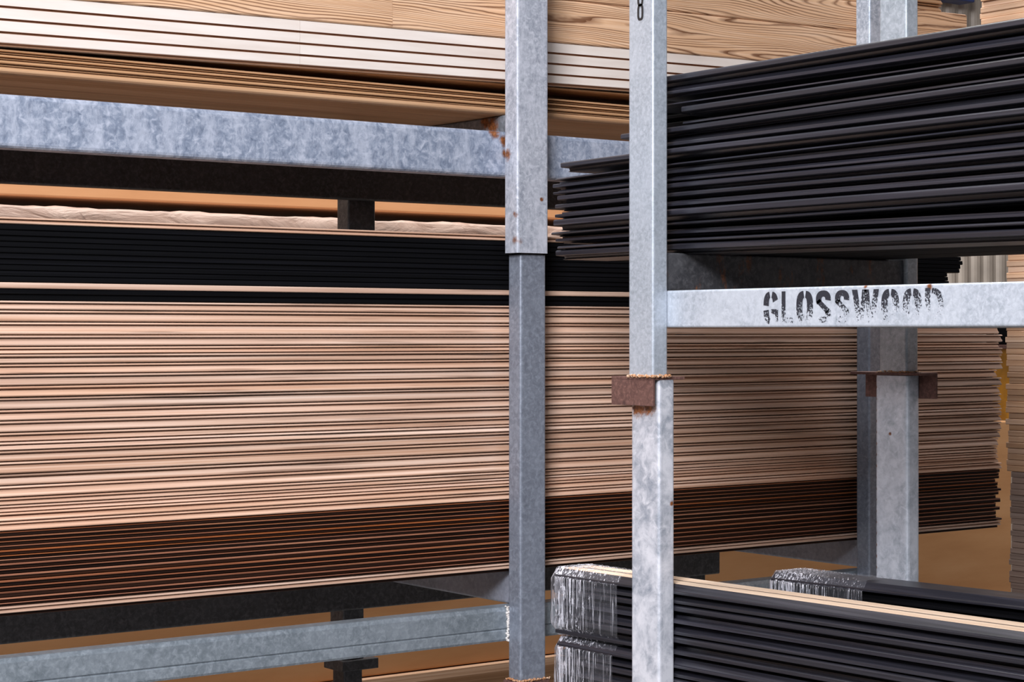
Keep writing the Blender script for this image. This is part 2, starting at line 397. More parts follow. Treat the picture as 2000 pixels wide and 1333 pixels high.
# front rail with a rolled step along its face
bm = bmesh.new()
rt, rb = EYE-.648, EYE-.729
prof = [(.05, rt-.004), (.046, rt), (.006, rt), (.003, rt-.0012), (.0, rt-.010), (.0, rt-.050), (.0035, rt-.053), (.0015, rt-.056), (.0015, rb+.005), (.004, rb), (.046, rb), (.05, rb+.004)]
prof = [(a, b_-lo.location[2]) for a, b_ in prof]
sweep(bm, [(a+YB-YF, b_) for a, b_ in prof], [(XL-P1, 0, 0), (P1-P1, 0, 0), (PYb-P1, 0, 0)])
sLR = steel('galv_lower_rail', (.17, .20, .23), (.24, .275, .31), (.36, .40, .45), .35, .34, blotch=.4)
link('rail', bm, sLR, lo)
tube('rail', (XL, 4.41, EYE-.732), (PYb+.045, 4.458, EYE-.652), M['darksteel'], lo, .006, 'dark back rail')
for q in (bx, Xat(1674, YB+.05), bx-2.0, bx-3.5):
    tube('bearer', (q, YB+.001, EYE-.6475), (q+.05, 4.53, EYE-.5680), steel('galv_low_bearer', (.17, .185, .23), (.23, .25, .30), (.32, .34, .42), .3, .45), lo, .006)
def weld(name, cx, cy, cz, lx, ly, n, parent, mat, s=.006):
    n = int(n*2.2); s = s*.62
    bm = bmesh.new()
    for i in range(n):
        t = i/max(1, n-1)
        v = Vector((cx+lx*t+R.uniform(-.002, .002), cy+ly*t+R.uniform(-.002, .002), cz+R.uniform(-.001, .002)))-parent.location
        res = bmesh.ops.create_icosphere(bm, subdivisions=1, radius=s*R.uniform(.6, 1.25))
        for q in res['verts']:
            q.co = Vector((q.co.x, q.co.y, q.co.z*.75))*R.uniform(.75, 1.25)+v
    return link(name, bm, mat, parent, smooth=True)
M['weld'] = steel('rusty_weld', (.20, .07, .03), (.45, .20, .08), (.72, .60, .48), .1, .8, fine=160)
M['weldpale'] = steel('pale_weld', (.40, .36, .34), (.60, .56, .54), (.78, .75, .73), .1, .7, fine=160)
weld('weld_bead', P1-.004, YF+.052, EYE-.648, 0, 0, 1, lo, M['weldpale'])
bm = bmesh.new()
for i in range(44):
    v = Vector((R.uniform(-.003, .002), .048+R.uniform(-.002, .002), EYE-.648-.08*i/43))
    res = bmesh.ops.create_icosphere(bm, subdivisions=1, radius=.0036*R.uniform(.6, 1.4))
    for q in res['verts']: q.co = q.co+v
link('weld_bead', bm, M['weldpale'], lo, smooth=True)
weld('weld_bead', P1-.002, YF-.004, zfoot+.002, .085, 0, 14, lo, M['weld'])
weld('weld_bead', P1-.004, YF, zfoot+.002, 0, .05, 9, lo, M['weld'])

# ------------------------------------------------------------------ tall stack in the lower left frame
YS = 3.75
def z0(y): return hY(0, y, YS)
xend = Xat(1955, YS)
# top: one pale board, black boards, a pale one, two black, then the tall pale stack
boardX('cladding_board', -.7, xend-.20, YS, z0(437), z0(423)-z0(437), .14, P_pale, M['pale'],
       label='thin pale board capping the black boards in the lower left stack', group=None, off=.004)
tops = [437+i*11.4 for i in range(11)]
for i in range(10):
    e = Xat(1885 - (0 if i < 4 else R.uniform(12, 42)), YS)
    boardX('cladding_board', -.7-R.uniform(0, .1), e+R.uniform(-.015, .01), YS, z0(tops[i+1])+.0002, 11.4*.001019-.0004, .14, P_thin, M['matt_shade'], off=R.uniform(0, .007),
           label='matt black board, %s of the ten black boards above the pale stack' % nth(i), group='black boards in the lower left stack')
boardX('cladding_board', -.7, xend-.22, YS, z0(563), .0118, .14, P_sq, M['pale'], label='single pale board sandwiched between black boards in the lower left stack', off=.001)
for i, (a, b_) in enumerate(((563, 575), (575, 587))):
    boardX('cladding_board', -.7, Xat(1850, YS)+R.uniform(-.02, .02), YS, z0(b_)+.0002, z0(a)-z0(b_)-.0004, .14, P_thin, M['matt_shade'], off=.003*i,
           label='matt black board, %s lying directly on the tall pale stack' % ('upper of the two' if i == 0 else 'lower of the two'), group='pair of black boards on the pale stack')
pt = [587, 606, 629.5, 655.4, 678, 693, 712, 733, 755.5, 778, 802, 824, 847, 865, 882, 904, 928, 951, 974, 989, 1003, 1021, 1040]
for i in range(22):
    e = Xat(1953 + R.uniform(-7, 6), YS)
    boardX('cladding_board', -.7-R.uniform(0, .12), e, YS, z0(pt[i+1])+.0004, z0(pt[i])-z0(pt[i+1])-.0008, .14, P_pale, M['pale'], off=R.uniform(-.0015, .004), bow=.002,
           label='pale pine board, %s in the tall pale stack behind the left posts' % nth(i), group='pale boards of the tall stack')
bt = [1040.5, 1050, 1059, 1068, 1077, 1087, 1095, 1103, 1114, 1124, 1136, 1148, 1158, 1170, 1180, 1186.5]
for i in range(15):
    e = Xat(1957+R.uniform(-9, 5), YS); h = z0(bt[i])-z0(bt[i+1])-.0004; zb_ = z0(bt[i+1])+.0002; of = R.uniform(0, .004); s0 = -.7-R.uniform(0, .12)
    o = boardX('stained_board', s0, e, YS, zb_, h, .14, P_thin, M['brown'], off=of,
               label='dark brown stained board, %s of the brown layer under the pale boards' % nth(i), group='brown boards of the tall stack')
    bm = bmesh.new(); hl = (e-s0)/2
    k = R.uniform(.75, 1.25)
    pr = [(a+R.uniform(0, .0004), h - (h-b_)*k*.85) for a, b_ in P_lip(h, .14, R)]
    sweep(bm, [(a-.0+(.002 if i % 3 == 0 else .0), b_) for a, b_ in pr], [(-hl+.001, 0, 0), (0, 0, 0), (hl-.004, 0, 0)])
    link('tongue', bm, M['brownlip'], o)['label'] = 'raw orange tongue edge'
boardX('cladding_board', -.75, xend-.004, YS-.003, z0(1201)+.0002, z0(1187)-z0(1201)-.0004, .14, P_pale, M['pale'], label='bright pale board near the foot of the stack, under the brown layer')
boardX('stained_board', -.75, xend-.01, YS, EYE-.5678, z0(1201)-EYE+.5676, .14, P_thin, M['brown'], label='dark brown board, lowest of the stack, lying on the steel bearers')

# ------------------------------------------------------------------ stack in the upper left frame
YU = 3.80
zu = EYE+.5212
xr = Xat(1800, YU)
for j in range(6):                                            # bottom layer seen from below
    w = .090 if j == 0 else .105
    y0 = YU-.008 if j == 0 else YU+.084+(j-1)*.107
    boardX('moulding_board', -.75, xr, y0, zu+(.0 if j else .0002), .0165, w-.0008, P_bull if j == 0 else P_sq, M['honey'],
           label='honey-brown board in the lowest layer of the upper left stack, %s' % ('at the front' if j == 0 else 'seen from below, %s behind the front one' % ['', 'first', 'second', 'third', 'fourth', 'fifth'][j]),
           group='lowest honey-brown boards of the upper left stack')
zz = zu+.0168
for i, (h, of) in enumerate(((.0150, -.010), (.0125, .002), (.0125, .010))):
    boardX('moulding_board', -.75, xr-.03*i, YU+.002, zz, h, .14, P_mould, M['honey'], off=of, bow=.003,
           label='honey-brown moulded board with a %s edge, %s under the white boards' % (['bright rounded', 'thin stepped', 'dark shaded'][i], ['lowest', 'middle', 'highest'][i]),
           group='honey-brown moulded boards')
    zz += h+.0002
XW = Xat(0, YU)
def zw(x): return EYE+.5805+.0178*(x-XW)
sl = .0178
xj = Xat(586, YU); xk = Xat(765, YU)
# a packing batten closes the wedge below the tilted white boards
boardX('moulding_board', 1.2, xr-.06, YU+.020, zz+.0003-.009*1.2+.003, .0075, .12, P_bull, M['honey'], slope=.009, label='thin honey-brown strip in the dark wedge under the white boards')
wm = [0]*30
pw = P_grooved(.104, .14, R)
gm = []
for i in range(len(pw)):
    a, b_ = pw[i], pw[(i+1) % len(pw)]
    gm.append(1 if (a[0] > .003 or b_[0] > .003) and a[0] < .05 and b_[0] < .05 else 0)
for s, e, lb in ((-.7, xj-.0004, 'white grooved board on edge, left of the butt joint, above the honey boards'), (xj+.0004, xr-.1, 'white grooved board on edge, right of the butt joint, passing behind the posts')):
    boardX('grooved_board', s, e, YU, EYE+.5805-.0178*XW, .104, .035, lambda h, D, r: P_grooved(h, D, r), [M['white'], M['groove']], slope=sl, label=lb, mats=gm, group='white grooved boards')
zr = EYE+.5805+.1045-.0178*XW
def P_plank(h, D, r): return [(D, h), (.006, h), (.001, h-.003), (0, h-.007), (0, .003), (.003, 0), (D, 0)]
xe = Xat(1886, YU)
for s, e, z_, h, lb in ((-.7, xk-.0003, zr, .1065, 'grained larch plank on edge, top left, left of the joint'),
                    (xk+.0003, xe-.03, zr, .1065, 'grained larch plank on edge with arched rings, resting on the white boards'),
                    (1.7, xe, zr+.107, .080, 'paler grained larch plank, second row, above the bright chamfer line')):
    boardX('larch_plank', s, e, YU-.004, z_, h, .045, P_plank, M['ring'], slope=sl, label=lb, cat='plank', group='grained larch planks')
bm = bmesh.new(); box(bm, (0, 0, 0), (xr-.1+.9, .40, .50), .004)
o = link('timber_pack', bm, M['honey'], None, (-.9, YU+.165, zu+.017)); tag(o, 'honey-brown pack filling the upper left frame behind the white boards and planks', 'pack')
# planks lying behind those on edge keep the load level
zq = zr+.1875
for i in range(6):
    boardX('larch_board', 2.4, Xat(1846+R.uniform(-8, 6), YU), YU, zq+.0205*i, .020, .14, P_pale, M['honey'], slope=sl, off=R.uniform(0, .01),
           label='thin orange-brown board, %s of the ragged pile at the top beside the far post' % ['lowest', 'second', 'third', 'fourth', 'fifth', 'highest'][i], group='ragged thin boards at the top')

# ------------------------------------------------------------------ near rack on the right (runs along Y)
X2 = Xat(1275, 2.965); V2 = 2.965
zbr = EYE-.0885
sU2 = steel('galv_near_post', (.30, .33, .38), (.40, .44, .50), (.52, .56, .63), .3, .38, blotch=.55, fine=120)
sG = steel('galv_sign_beam', (.34, .38, .43), (.46, .50, .57), (.60, .64, .71), .25, .40, blotch=.6, fine=110, rust=[(X2+.04, Yat(1690, X2+.04), EYE+.083, .006), (X2+.04, Yat(1815, X2+.04), EYE+.08, .007)])
ub = empty('steel_stillage', (X2, V2, zbr), 'pale galvanised steel frame on the right with stencilled lettering, carrying the black boards', 'stillage')
tube('post', (X2, V2, zbr), (X2+.040, V2+.0755, EYE+1.5), sU2, ub, .005)
XP = Xat(1770, V2)
sU3 = steel('galv_far_near_post', (.26, .29, .33), (.36, .40, .45), (.52, .56, .62), .3, .4, blotch=.6)
tube('post', (XP, V2, zbr), (XP+.040, V2+.080, EYE+1.5), sU3, ub, .005)
for q in (X2, XP): tube('post', (q, .70, zbr), (q+.040, .775, EYE+1.5), sU2, ub, .005)
gx = X2+.040
tube('rail', (gx, .70, EYE+.0100), (gx+.018, V2+.07, EYE+.0840), sG, ub, .004, 'pale rail with worn black stencilled lettering')
tube('rail', (XP-.040, .70, EYE+.0100), (XP, V2+.07, EYE+.0840), sU3, ub, .004)
sCB = steel('rusty_dark_bearer', (.035, .036, .042), (.060, .060, .068), (.12, .12, .13), .3, .5, general_rust=.8)
zc0, zc1 = EYE+.0845, EYE+.1600
for yy in (V2+.008, 1.85, .78):
    tube('bearer', (gx+.0005, yy, zc0), (XP, yy+.05, zc1), sCB, ub, .004, 'dark bearer with rust runs')
# rusty stacking brackets
def bracket(parent, x0, x1, yn, yf, left):
    P = parent.location
    bm = bmesh.new()
    zt_ = zbr
    box(bm, (x0-P[0], yn-P[1], zt_-.006-P[2]), (x1-P[0], yf-P[1], zt_-P[2]), .001)
    if left: box(bm, (x0-P[0], yn-P[1], zt_-.058-P[2]), (x0+.006-P[0], yf-P[1], zt_-.0061-P[2]), .001)
    else: box(bm, (x1-.006-P[0], yn-P[1], zt_-.058-P[2]), (x1-P[0], yf-P[1], zt_-.0061-P[2]), .001)
    o = link('foot_bracket', bm, M['rust'], parent); o['label'] = 'rusty angle bracket'
bracket(ub, X2-.001, X2+.084, V2-.001, V2+.128, True)
bracket(ub, XP-.004, XP+.052, V2-.045, V2+.165, False)
weld('weld_bead', X2-.002, V2-.003, zbr+.001, 0, .08, 16, ub, M['weld'], .006)
weld('weld_bead', X2-.002, V2-.003, zbr+.001, .045, 0, 10, ub, M['weld'], .006)
weld('weld_bead', XP, V2-.003, zbr+.001, .04, 0, 9, ub, M['weld'], .004)
weld('weld_bead', XP-.002, V2, zbr+.001, 0, .08, 13, ub, M['weld'], .004)
# numeral on the post and lettering on the rail
def ringstrip(bm, cx, cz, rx, rz, t, a0, a1, X, n=22, sq=2.6):
    pts = []
    for i in range(n+1):
        a = math.radians(a0+(a1-a0)*i/n); c, s = math.cos(a), math.sin(a)
        def se(v, r): return math.copysign(abs(v)**(2/sq), v)*r
        pts.append(((cx+se(c, rx), cz+se(s, rz)), (cx+se(c, rx-t), cz+se(s, rz-t*.8))))
    for (a, b_), (c, d) in zip(pts, pts[1:]):
        bm.faces.new([bm.verts.new((X, -q[0], q[1])) for q in (a, c, d, b_)])
def quad(bm, pts, X): bm.faces.new([bm.verts.new((X, -p[0], p[1])) for p in pts])
# numeral 8
bm = bmesh.new()
yl, yr_ = Yat(1245, X2), Yat(1257, X2); zA, zB = hX(1251, 40, X2), hX(1251, 8, X2)
w8 = (yl-yr_)/2; h8 = (zB-zA)/2
cy = -(yl+yr_)/2
ringstrip(bm, cy, (zA+zB)/2, w8, h8, .0060, 0, 360, X2-.0006, 40, 3.2)
ringstrip(bm, cy, (zA+zB)/2+2*h8-.004, w8, h8, .0060, 0, 360, X2-.0006, 40, 3.2)
for v in bm.verts: v.co -= ub.location
link('painted_numeral', bm, M['ink'], ub)['label'] = 'black painted numeral eight'
# stencil word, drawn letter by letter; a = along the rail (to the right), b = height 0..1
bm = bmesh.new()
XX = gx-.0006
def ay(px): return -Yat(px, gx)
zl0 = EYE+.0178; hl_ = .0590
oy = -Yat(1492, gx)
def Lr(pxa, pxb): return ay(pxa), ay(pxb)
T = .0105
def O_(a, b_):
    c = (a+b_)/2; rx = (b_-a)/2; g = .0016
    for sgn, A0, A1 in ((-1, 94, 266), (1, -86, 86)):
        ringstrip(bm, c+sgn*g*.3, zl0+hl_/2, rx, hl_/2, rx*.74, A0, A1, XX, 20, 2.7)
a, b_ = Lr(1492, 1520)
c = (a+b_)/2
ringstrip(bm, c-.0006, zl0+hl_/2, (b_-a)/2, hl_/2, (b_-a)*.37, 96, 176, XX, 12, 2.7)
ringstrip(bm, c-.0006, zl0+hl_/2-.002, (b_-a)/2, hl_/2, (b_-a)*.37, 184, 264, XX, 12, 2.7)
ringstrip(bm, c+.0006, zl0+hl_/2, (b_-a)/2, hl_/2, (b_-a)*.37, 24, 84, XX, 12, 2.7)
quad(bm, [(c+.001, zl0+.026), (b_, zl0+.026), (b_, zl0+.002), (b_-.007, zl0), (b_-.0075, zl0+.016), (c+.001, zl0+.019)], XX)
a, b_ = Lr(1527, 1549)
quad(bm, [(a, zl0+hl_), (a+T*.95, zl0+hl_), (a+T*.95, zl0+.010), (a, zl0)], XX)
quad(bm, [(a+T*.95, zl0+.010), (b_, zl0+.010), (b_, zl0), (a, zl0)], XX)
a, b_ = Lr(1556, 1588); O_(a, b_)
def S_(a, b_):
    rx = (b_-a)/2; c = (a+b_)/2; q = hl_*.27
    ringstrip(bm, c, zl0+hl_-q, rx, q, rx*.74, -8, 215, XX, 24, 2.3)
    ringstrip(bm, c, zl0+q, rx, q, rx*.74, -145, 35, XX, 20, 2.3)
    quad(bm, [(a+.0005, zl0+hl_*.64), (a+.009, zl0+hl_*.74), (b_-.0005, zl0+hl_*.38), (b_-.009, zl0+hl_*.26)], XX)
for u in ((1594, 1623), (1631, 1659)): S_(*Lr(*u))
a, b_ = Lr(1665, 1716); w = b_-a
def bar(p, q, t): quad(bm, [(p[0]-t/2, p[1]), (p[0]+t/2, p[1]), (q[0]+t/2, q[1]), (q[0]-t/2, q[1])], XX)
zt_ = zl0+hl_
bar((a+w*.09, zt_), (a+w*.29, zl0), w*.21); bar((a+w*.47, zt_), (a+w*.33, zl0), w*.17)
bar((a+w*.55, zt_), (a+w*.68, zl0), w*.17); bar((a+w*.92, zt_), (a+w*.74, zl0), w*.20)
O_(*Lr(1722, 1756)); O_(*Lr(1764, 1800))
a, b_ = Lr(1807, 1843)
quad(bm, [(a, zt_), (a+T*1.15, zt_), (a+T*1.15, zl0), (a, zl0)], XX)
ringstrip(bm, a+T*1.3, zl0+hl_/2, b_-a-T*1.3, hl_/2, T*1.1, -88, 88, XX, 20, 2.6)
org = Vector((gx, -oy, zl0))
for v in bm.verts: v.co -= org
lt = link('stencilled_lettering', bm, M['paint'], ub, org-ub.location); lt['label'] = 'worn black stencilled word'

# lower frame of the near rack
lb = empty('steel_stillage', (X2, V2, 0), 'scuffed steel frame at lower right with streaky white posts below the rusty brackets', 'stillage')
sS = steel('scuffed_post', (.24, .27, .33), (.42, .44, .50), (.74, .74, .80), .2, .45, blotch=.95, fine=40,
           rust=[(X2+.02, V2+.06, hX(1255, 800, X2), .020), (X2+.02, V2+.03, hX(1265, 796, X2), .020), (X2+.014, V2+.07, hX(1240, 800, X2), .016), (X2+.03, V2+.03, hX(1265, 1267, X2+.014), .008), (X2+.03, V2+.075, hX(1237, 1200, X2), .008), (X2+.05, V2, hX(1305, 990, X2), .006)])
x2l = Xat(1287, V2)
zs = hY(1300, 742, V2)
tube('post', (x2l, V2, 0), (x2l+.042, V2+.0865, zs), sS, lb, .006)
xpl = Xat(1772, V2)
sS2 = steel('scuffed_far_post', (.30, .33, .38), (.42, .45, .51), (.62, .64, .71), .25, .4, blotch=.8, fine=60,
            rust=[(xpl, V2+.094, hX(1716, z_, xpl), .0045) for z_ in range(735, 1130, 22)]+[(xpl, V2+.05, hX(1740, 848, xpl), .005)])
tube('post', (xpl, V2, 0), (xpl+.042, V2+.096, EYE-.096), sS2, lb, .008)
for q in (x2l, xpl): tube('post', (q, .70, 0), (q+.042, .785, EYE-.096), sS2, lb, .006)
for q in (x2l+.042, xpl-.04): tube('rail', (q, .70, EYE-1.02), (q+.04, V2+.08, EYE-.945), sS2, lb, .005)
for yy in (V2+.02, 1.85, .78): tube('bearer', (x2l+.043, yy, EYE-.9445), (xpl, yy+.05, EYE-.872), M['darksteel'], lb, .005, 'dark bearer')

# ------------------------------------------------------------------ black boards on the near rack
XB = 2.612
rows = [(143.5, 22), (165, 58), (185, 87), (203.5, 105), (227, 131), (245.5, 150), (263, 171), (286, 202.5), (307, 232), (322, 244), (341.5, 270), (355, 289),
        (373, 311), (388, 330), (406, 351), (430, 382.5), (442, 396), (460, 427), (473.5, 441), (495, 470)]
ends = {0: 1250, 1: 1262, 2: 1240, 3: 1332, 4: 1326, 5: 1212, 6: 1228, 7: 1094, 8: 1079, 9: 1070, 10: 1077, 11: 1084, 12: 1076, 13: 1080, 14: 1080, 15: 1070, 16: 1076, 17: 1084, 18: 1078}
prof_of = {0: P_blk_a, 1: P_blk_b, 2: P_blk_c, 3: P_blk_a, 4: P_blk_c, 5: P_blk_a, 6: P_blk_b, 7: P_blk_a, 8: P_blk_a, 9: P_blk_c, 10: P_blk_b, 11: P_blk_a,
           12: P_blk_a, 13: P_blk_c, 14: P_blk_a, 15: P_blk_a, 16: P_blk_c, 17: P_blk_a, 18: P_blk_a}
YN = .62
def zline(r, y):
    yA, yBv = Yat(1320, XB), Yat(2000, XB); a = hX(1320, r[0], XB); b_ = hX(2000, r[1], XB)
    return a+(b_-a)*(y-yA)/(yBv-yA)
offs = [.000, .006, .014, -.002, .010, .000, .012, .001, .008, .013, .004, .006, .011, .005, .001, .009, .012, .006, .010]
for i in range(19):
    yf = Yat(ends[i], XB)
    zt_f, zt_n = zline(rows[i], yf), zline(rows[i], YN); zb_f, zb_n = zline(rows[i+1], yf), zline(rows[i+1], YN)
    hh = max(.006, min(zt_f-zb_f, zline(rows[i], 2.6)-zline(rows[i+1], 2.6), zline(rows[i], YN)-zline(rows[i+1], YN)))-.0006
    boardY('black_board', yf, YN, XB, zb_f+.0003, zb_n+.0003, hh, .145, prof_of[i], M['black'], off=offs[i], droop=.004 if i > 6 else 0,
           label='black stained board, %s in the big black stack on the right rack' % nth(i), group='black boards on the right rack')
zbf, zbn = zline(rows[19], 3.36), zline(rows[19], YN)
LAYZ = []
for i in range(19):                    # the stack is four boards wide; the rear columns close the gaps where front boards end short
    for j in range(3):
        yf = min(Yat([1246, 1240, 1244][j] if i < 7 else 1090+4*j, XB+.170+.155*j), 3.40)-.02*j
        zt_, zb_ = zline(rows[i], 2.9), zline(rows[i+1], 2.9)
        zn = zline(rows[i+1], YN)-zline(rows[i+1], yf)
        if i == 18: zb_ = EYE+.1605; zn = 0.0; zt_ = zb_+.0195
        boardY('black_board', yf, YN, XB+.170+.155*j, zline(rows[i+1], yf)+.0003 if i < 18 else zb_, (zline(rows[i+1], yf) if i < 18 else zb_)+zn+.0003, max(.008, zline(rows[i], YN)-zline(rows[i+1], YN)-.002) if i < 18 and zline(rows[i], YN)-zline(rows[i+1], YN) < zt_-zb_ else zt_-zb_-.0008, .148, P_sq, M['matt_shade'],  # darker than the front boards: the shade beneath is put into the colour
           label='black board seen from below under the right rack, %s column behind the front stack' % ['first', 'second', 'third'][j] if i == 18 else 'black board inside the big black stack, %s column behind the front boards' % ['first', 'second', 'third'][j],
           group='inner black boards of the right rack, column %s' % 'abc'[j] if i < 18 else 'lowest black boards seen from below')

# ------------------------------------------------------------------ wrapped bundles at lower right
XC = 2.605
def bundle(tag_, ztop_f, ztop_n, n, hb, yfar, cap, where):
    D = .108
    for i in range(n):
        zt2, zn2 = ztop_f-(i+1)*hb, ztop_n-(i+1)*hb
        pf = P_chamf if i == 0 else [P_blk_c, P_blk_b, P_blk_a][i % 3]
        o = boardY('black_board', yfar-.004-R.uniform(0, .006), YN, XC, zt2+.0003, zn2+.0003, hb-.0006, D, pf, M['black'], off=0 if i == 0 else R.uniform(.0, .004),
                   label='black board, %s in the %s wrapped bundle at lower right' % (nth(i), where), group='black boards in the %s bundle' % where)
        if i == 0 and cap:
            bm = bmesh.new(); Lt = yfar-YN
            for (d0, d1) in ((.0145, .047), (.0610, .094)):
                vs = [bm.verts.new(p) for p in ((-Lt/2+.01, d0, hb-.0003), (-Lt/2+.01, d1, hb-.0003), (Lt/2-.01, d1, hb-.0003+(zn2-zt2)), (Lt/2-.01, d0, hb-.0003+(zn2-zt2)))]
                vs2 = [bm.verts.new(v.co+Vector((0, 0, .0012))) for v in vs]
                bm.faces.new(vs2)
                for k in range(4): bm.faces.new((vs[k], vs[(k+1) % 4], vs2[(k+1) % 4], vs2[k]))
            q = link('bare_back', bm, M['paleback'], o); q['label'] = 'bare pale wood back'
zC = hX(1334, 1143, XC+.014); zCn = hX(2000, 1235, XC+.014)
yA, yBn = Yat(1334, XC+.014), Yat(2000, XC+.014)
def zc_(y): return zC+(zCn-zC)*(y-yA)/(yBn-yA)
yeC = Yat(1078, XC)
bundle('upper', zc_(yeC), zc_(YN), 7, .0207, yeC, True, 'upper')
bundle('lower', zc_(yeC)-.1475, zc_(YN)-.1475, 8, .0207, yeC-.012, False, 'lower')
def film(name, Xf, D, yfar, ynear, zfar_top, H, slope, label, grp, ch=.015):
    bm = bmesh.new()
    e = .0016
    sec = [(-e, .022), (-e, H-.020), (ch-e, H+e), (D-ch+e, H+e), (D+e, H-.020), (D+e, .022), (D-ch, -e+.0008), (ch, -e+.0008)]
    # subdivide the loop finely so that it can crinkle
    loop = []
    for i in range(8):
        a, b_ = sec[i], sec[(i+1) % 8]; n = max(2, int(math.hypot(a[0]-b_[0], a[1]-b_[1])/.007))
        for k in range(n): loop.append((a[0]+(b_[0]-a[0])*k/n, a[1]+(b_[1]-a[1])*k/n))
    rings = []; Lf = yfar-ynear; n = 40
    r = random.Random(3)
    ph = [r.uniform(0, 6.28) for _ in range(6)]
    for i in range(n+1):
        t = i/n; s = Lf*t
        sh = 1.0 if i > 2 else [.93, .975, .995][i]
        ring = []
        for k, (a, b_) in enumerate(loop):
            w = .0011*math.sin(s*260+ph[0]+b_*14)+.0008*math.sin(s*610+ph[1]-b_*22)
            ca, cb = D/2, H/2
            aa = ca+(a-ca)*(sh+ w*8*.5); bb = cb+(b_-cb)*sh
            nx = -1 if a < .001 else (1 if a > D-.001 else 0)
            ring.append(bm.verts.new((Xf+aa+nx*max(0, w), yfar+.006-s, zfar_top-H+bb+slope*s+(abs(w) if b_ > H-.001 else 0))))
        rings.append(ring)
    m = len(loop)
    for a, b_ in zip(rings, rings[1:]):
        for k in range(m): bm.faces.new((a[k], a[(k+1) % m], b_[(k+1) % m], b_[k]))
    bm.faces.new(rings[0])
    org = Vector((Xf+D/2, (yfar+ynear)/2, zfar_top-H))
    for v in bm.verts: v.co -= org
    o = link(name, bm, M['film'], None, org, smooth=True); tag(o, label, 'plastic film', grp)
    return o
slC = (zc_(YN)-zc_(yeC))/(yeC-YN)
film('stretch_film', XC, .108, yeC, Yat(1210, XC), zc_(yeC)+.0012, .146, slC, 'crinkled clear stretch film around the end of the upper bundle, beside the white streaked post', 'stretch film on the bundles')
film('stretch_film', XC, .108, yeC-.012, Yat(1200, XC), zc_(yeC)-.1480, .164, slC, 'crinkled clear stretch film around the lower bundle, at the bottom edge', 'stretch film on the bundles')
# crumpled tail of film lying over the top edge of each bundle
def tail(x0, y0, z0_, dx, dy, dz, name, label):
    bm = bmesh.new(); rr = random.Random(int(abs(x0*1000)))
    n = 12; pv = None
    for i in range(n+1):
        t = i/n; w = .006+.010*math.sin(t*3.1)+rr.uniform(0, .003)
        c = Vector((x0+dx*t, y0+dy*t, z0_+dz*t+.0015+rr.uniform(0, .003)))
        cur = [bm.verts.new(c+Vector((0, (k-1.5)*w*.6, rr.uniform(0, .004)))) for k in range(4)]
        if pv:
            for k in range(3): bm.faces.new((pv[k], pv[k+1], cur[k+1], cur[k]))
        pv = cur
    org = Vector((x0, y0, z0_))
    for v in bm.verts: v.co -= org
    o = link(name, bm, M['film'], None, org); tag(o, label, 'plastic film')
tail(XC-.004, Yat(1092, XC), zc_(yeC)-.024, .055, -.012, .026, 'film_tail', 'crumpled bright tail of film over the top edge of the upper bundle')
# second bundle behind, all black
XD = Xat(1561, Yat(1561, 3.03)) if False else 3.03
yfD = Yat(1563, XD+.09); ynD = .9
zDf = hX(1561, 1112, XD+.09); zDn_ = hX(2000, 1160, XD+.09)
slD = (zDn_-zDf)/(Yat(1561, XD+.09)-Yat(2000, XD+.09))
Dn = 5
for i in range(Dn):
    pf = P_chamf if i == 0 else [P_blk_a, P_blk_b][i % 2]
    boardY('black_board', yfD, ynD, XD, zDf-(i+1)*.021+.0003, zDf-(i+1)*.021+.0003+slD*(yfD-ynD), .0204, .105, pf, M['matt_shade'] if i else M['black'],
           label='black board, %s in the dark wrapped bundle beside the far right post' % nth(i), group='black boards in the bundle by the far post')
film('stretch_film', XD, .105, yfD, Yat(1722, XD+.05), zDf+.0008, .105, slD, 'glinting stretch film on the dark bundle beside the far right post', 'stretch film on the bundles')
# spacer blocks under that bundle down to the bearers
for k, yy in enumerate((V2-.02, 1.9, 1.0)):
    bm = bmesh.new(); top = zDf-Dn*.021+slD*(yfD-yy)
    box(bm, (-.05, -.03, 0), (.05, .03, top-.004-(EYE-.8718)), .002)
    o = link('timber_block', bm, M['matt_shade'], None, (XD+.052, yy, EYE-.8718)); tag(o, 'dark timber block under the bundle beside the far right post', 'block', 'blocks under the dark bundle')

# ------------------------------------------------------------------ behind the long rack
def pack(name, x0, x1, y0, y1, za, zb_, mat, label, cat, bev=.004, rows_=1):
    o = empty(name, (x0, y0, za), label, cat) if rows_ > 1 else None
    if rows_ == 1:
        bm = bmesh.new(); box(bm, (0, 0, 0), (x1-x0, y1-y0, zb_-za), bev)
        q = link(name, bm, mat, None, (x0, y0, za)); return tag(q, label, cat)
    return o
YP = 5.70
K = YP/5.15                                    # the packs stand across an aisle behind the rack
# plywood: individual sheets with slightly uneven edges in one mesh per pack would hide them, so each visible sheet is its own thing
def sheets(x0, x1, y0, z0_, n, t, mat, lab, grp, w=1.1, nm='plywood_sheet'):
    for i in range(n):
        bm = bmesh.new(); box(bm, (0, 0, 0), (x1-x0+R.uniform(-.01, .01), w, t-.0005), .0008)
        o = link(nm, bm, mat, None, (x0+R.uniform(-.004, .004), y0+R.uniform(0, .006), z0_+i*t)); tag(o, lab, 'sheet', grp)
xP1 = Xat(1976, YP)
pack('kraft_wrapped_pack', -2.2, xP1, YP, YP+1.1, EYE-1.065*K, EYE-.356*K, M['ply'], 'large smooth kraft-brown pack behind the left rack, its right edge in the gap', 'pack', .006)
pack('timber_pack', -2.2, xP1-.9, YP-.01, YP+1.1, EYE-.3555*K, EYE+.120*K, M['ply'], 'kraft-brown pack stacked on the large one behind the left rack', 'pack', .006)
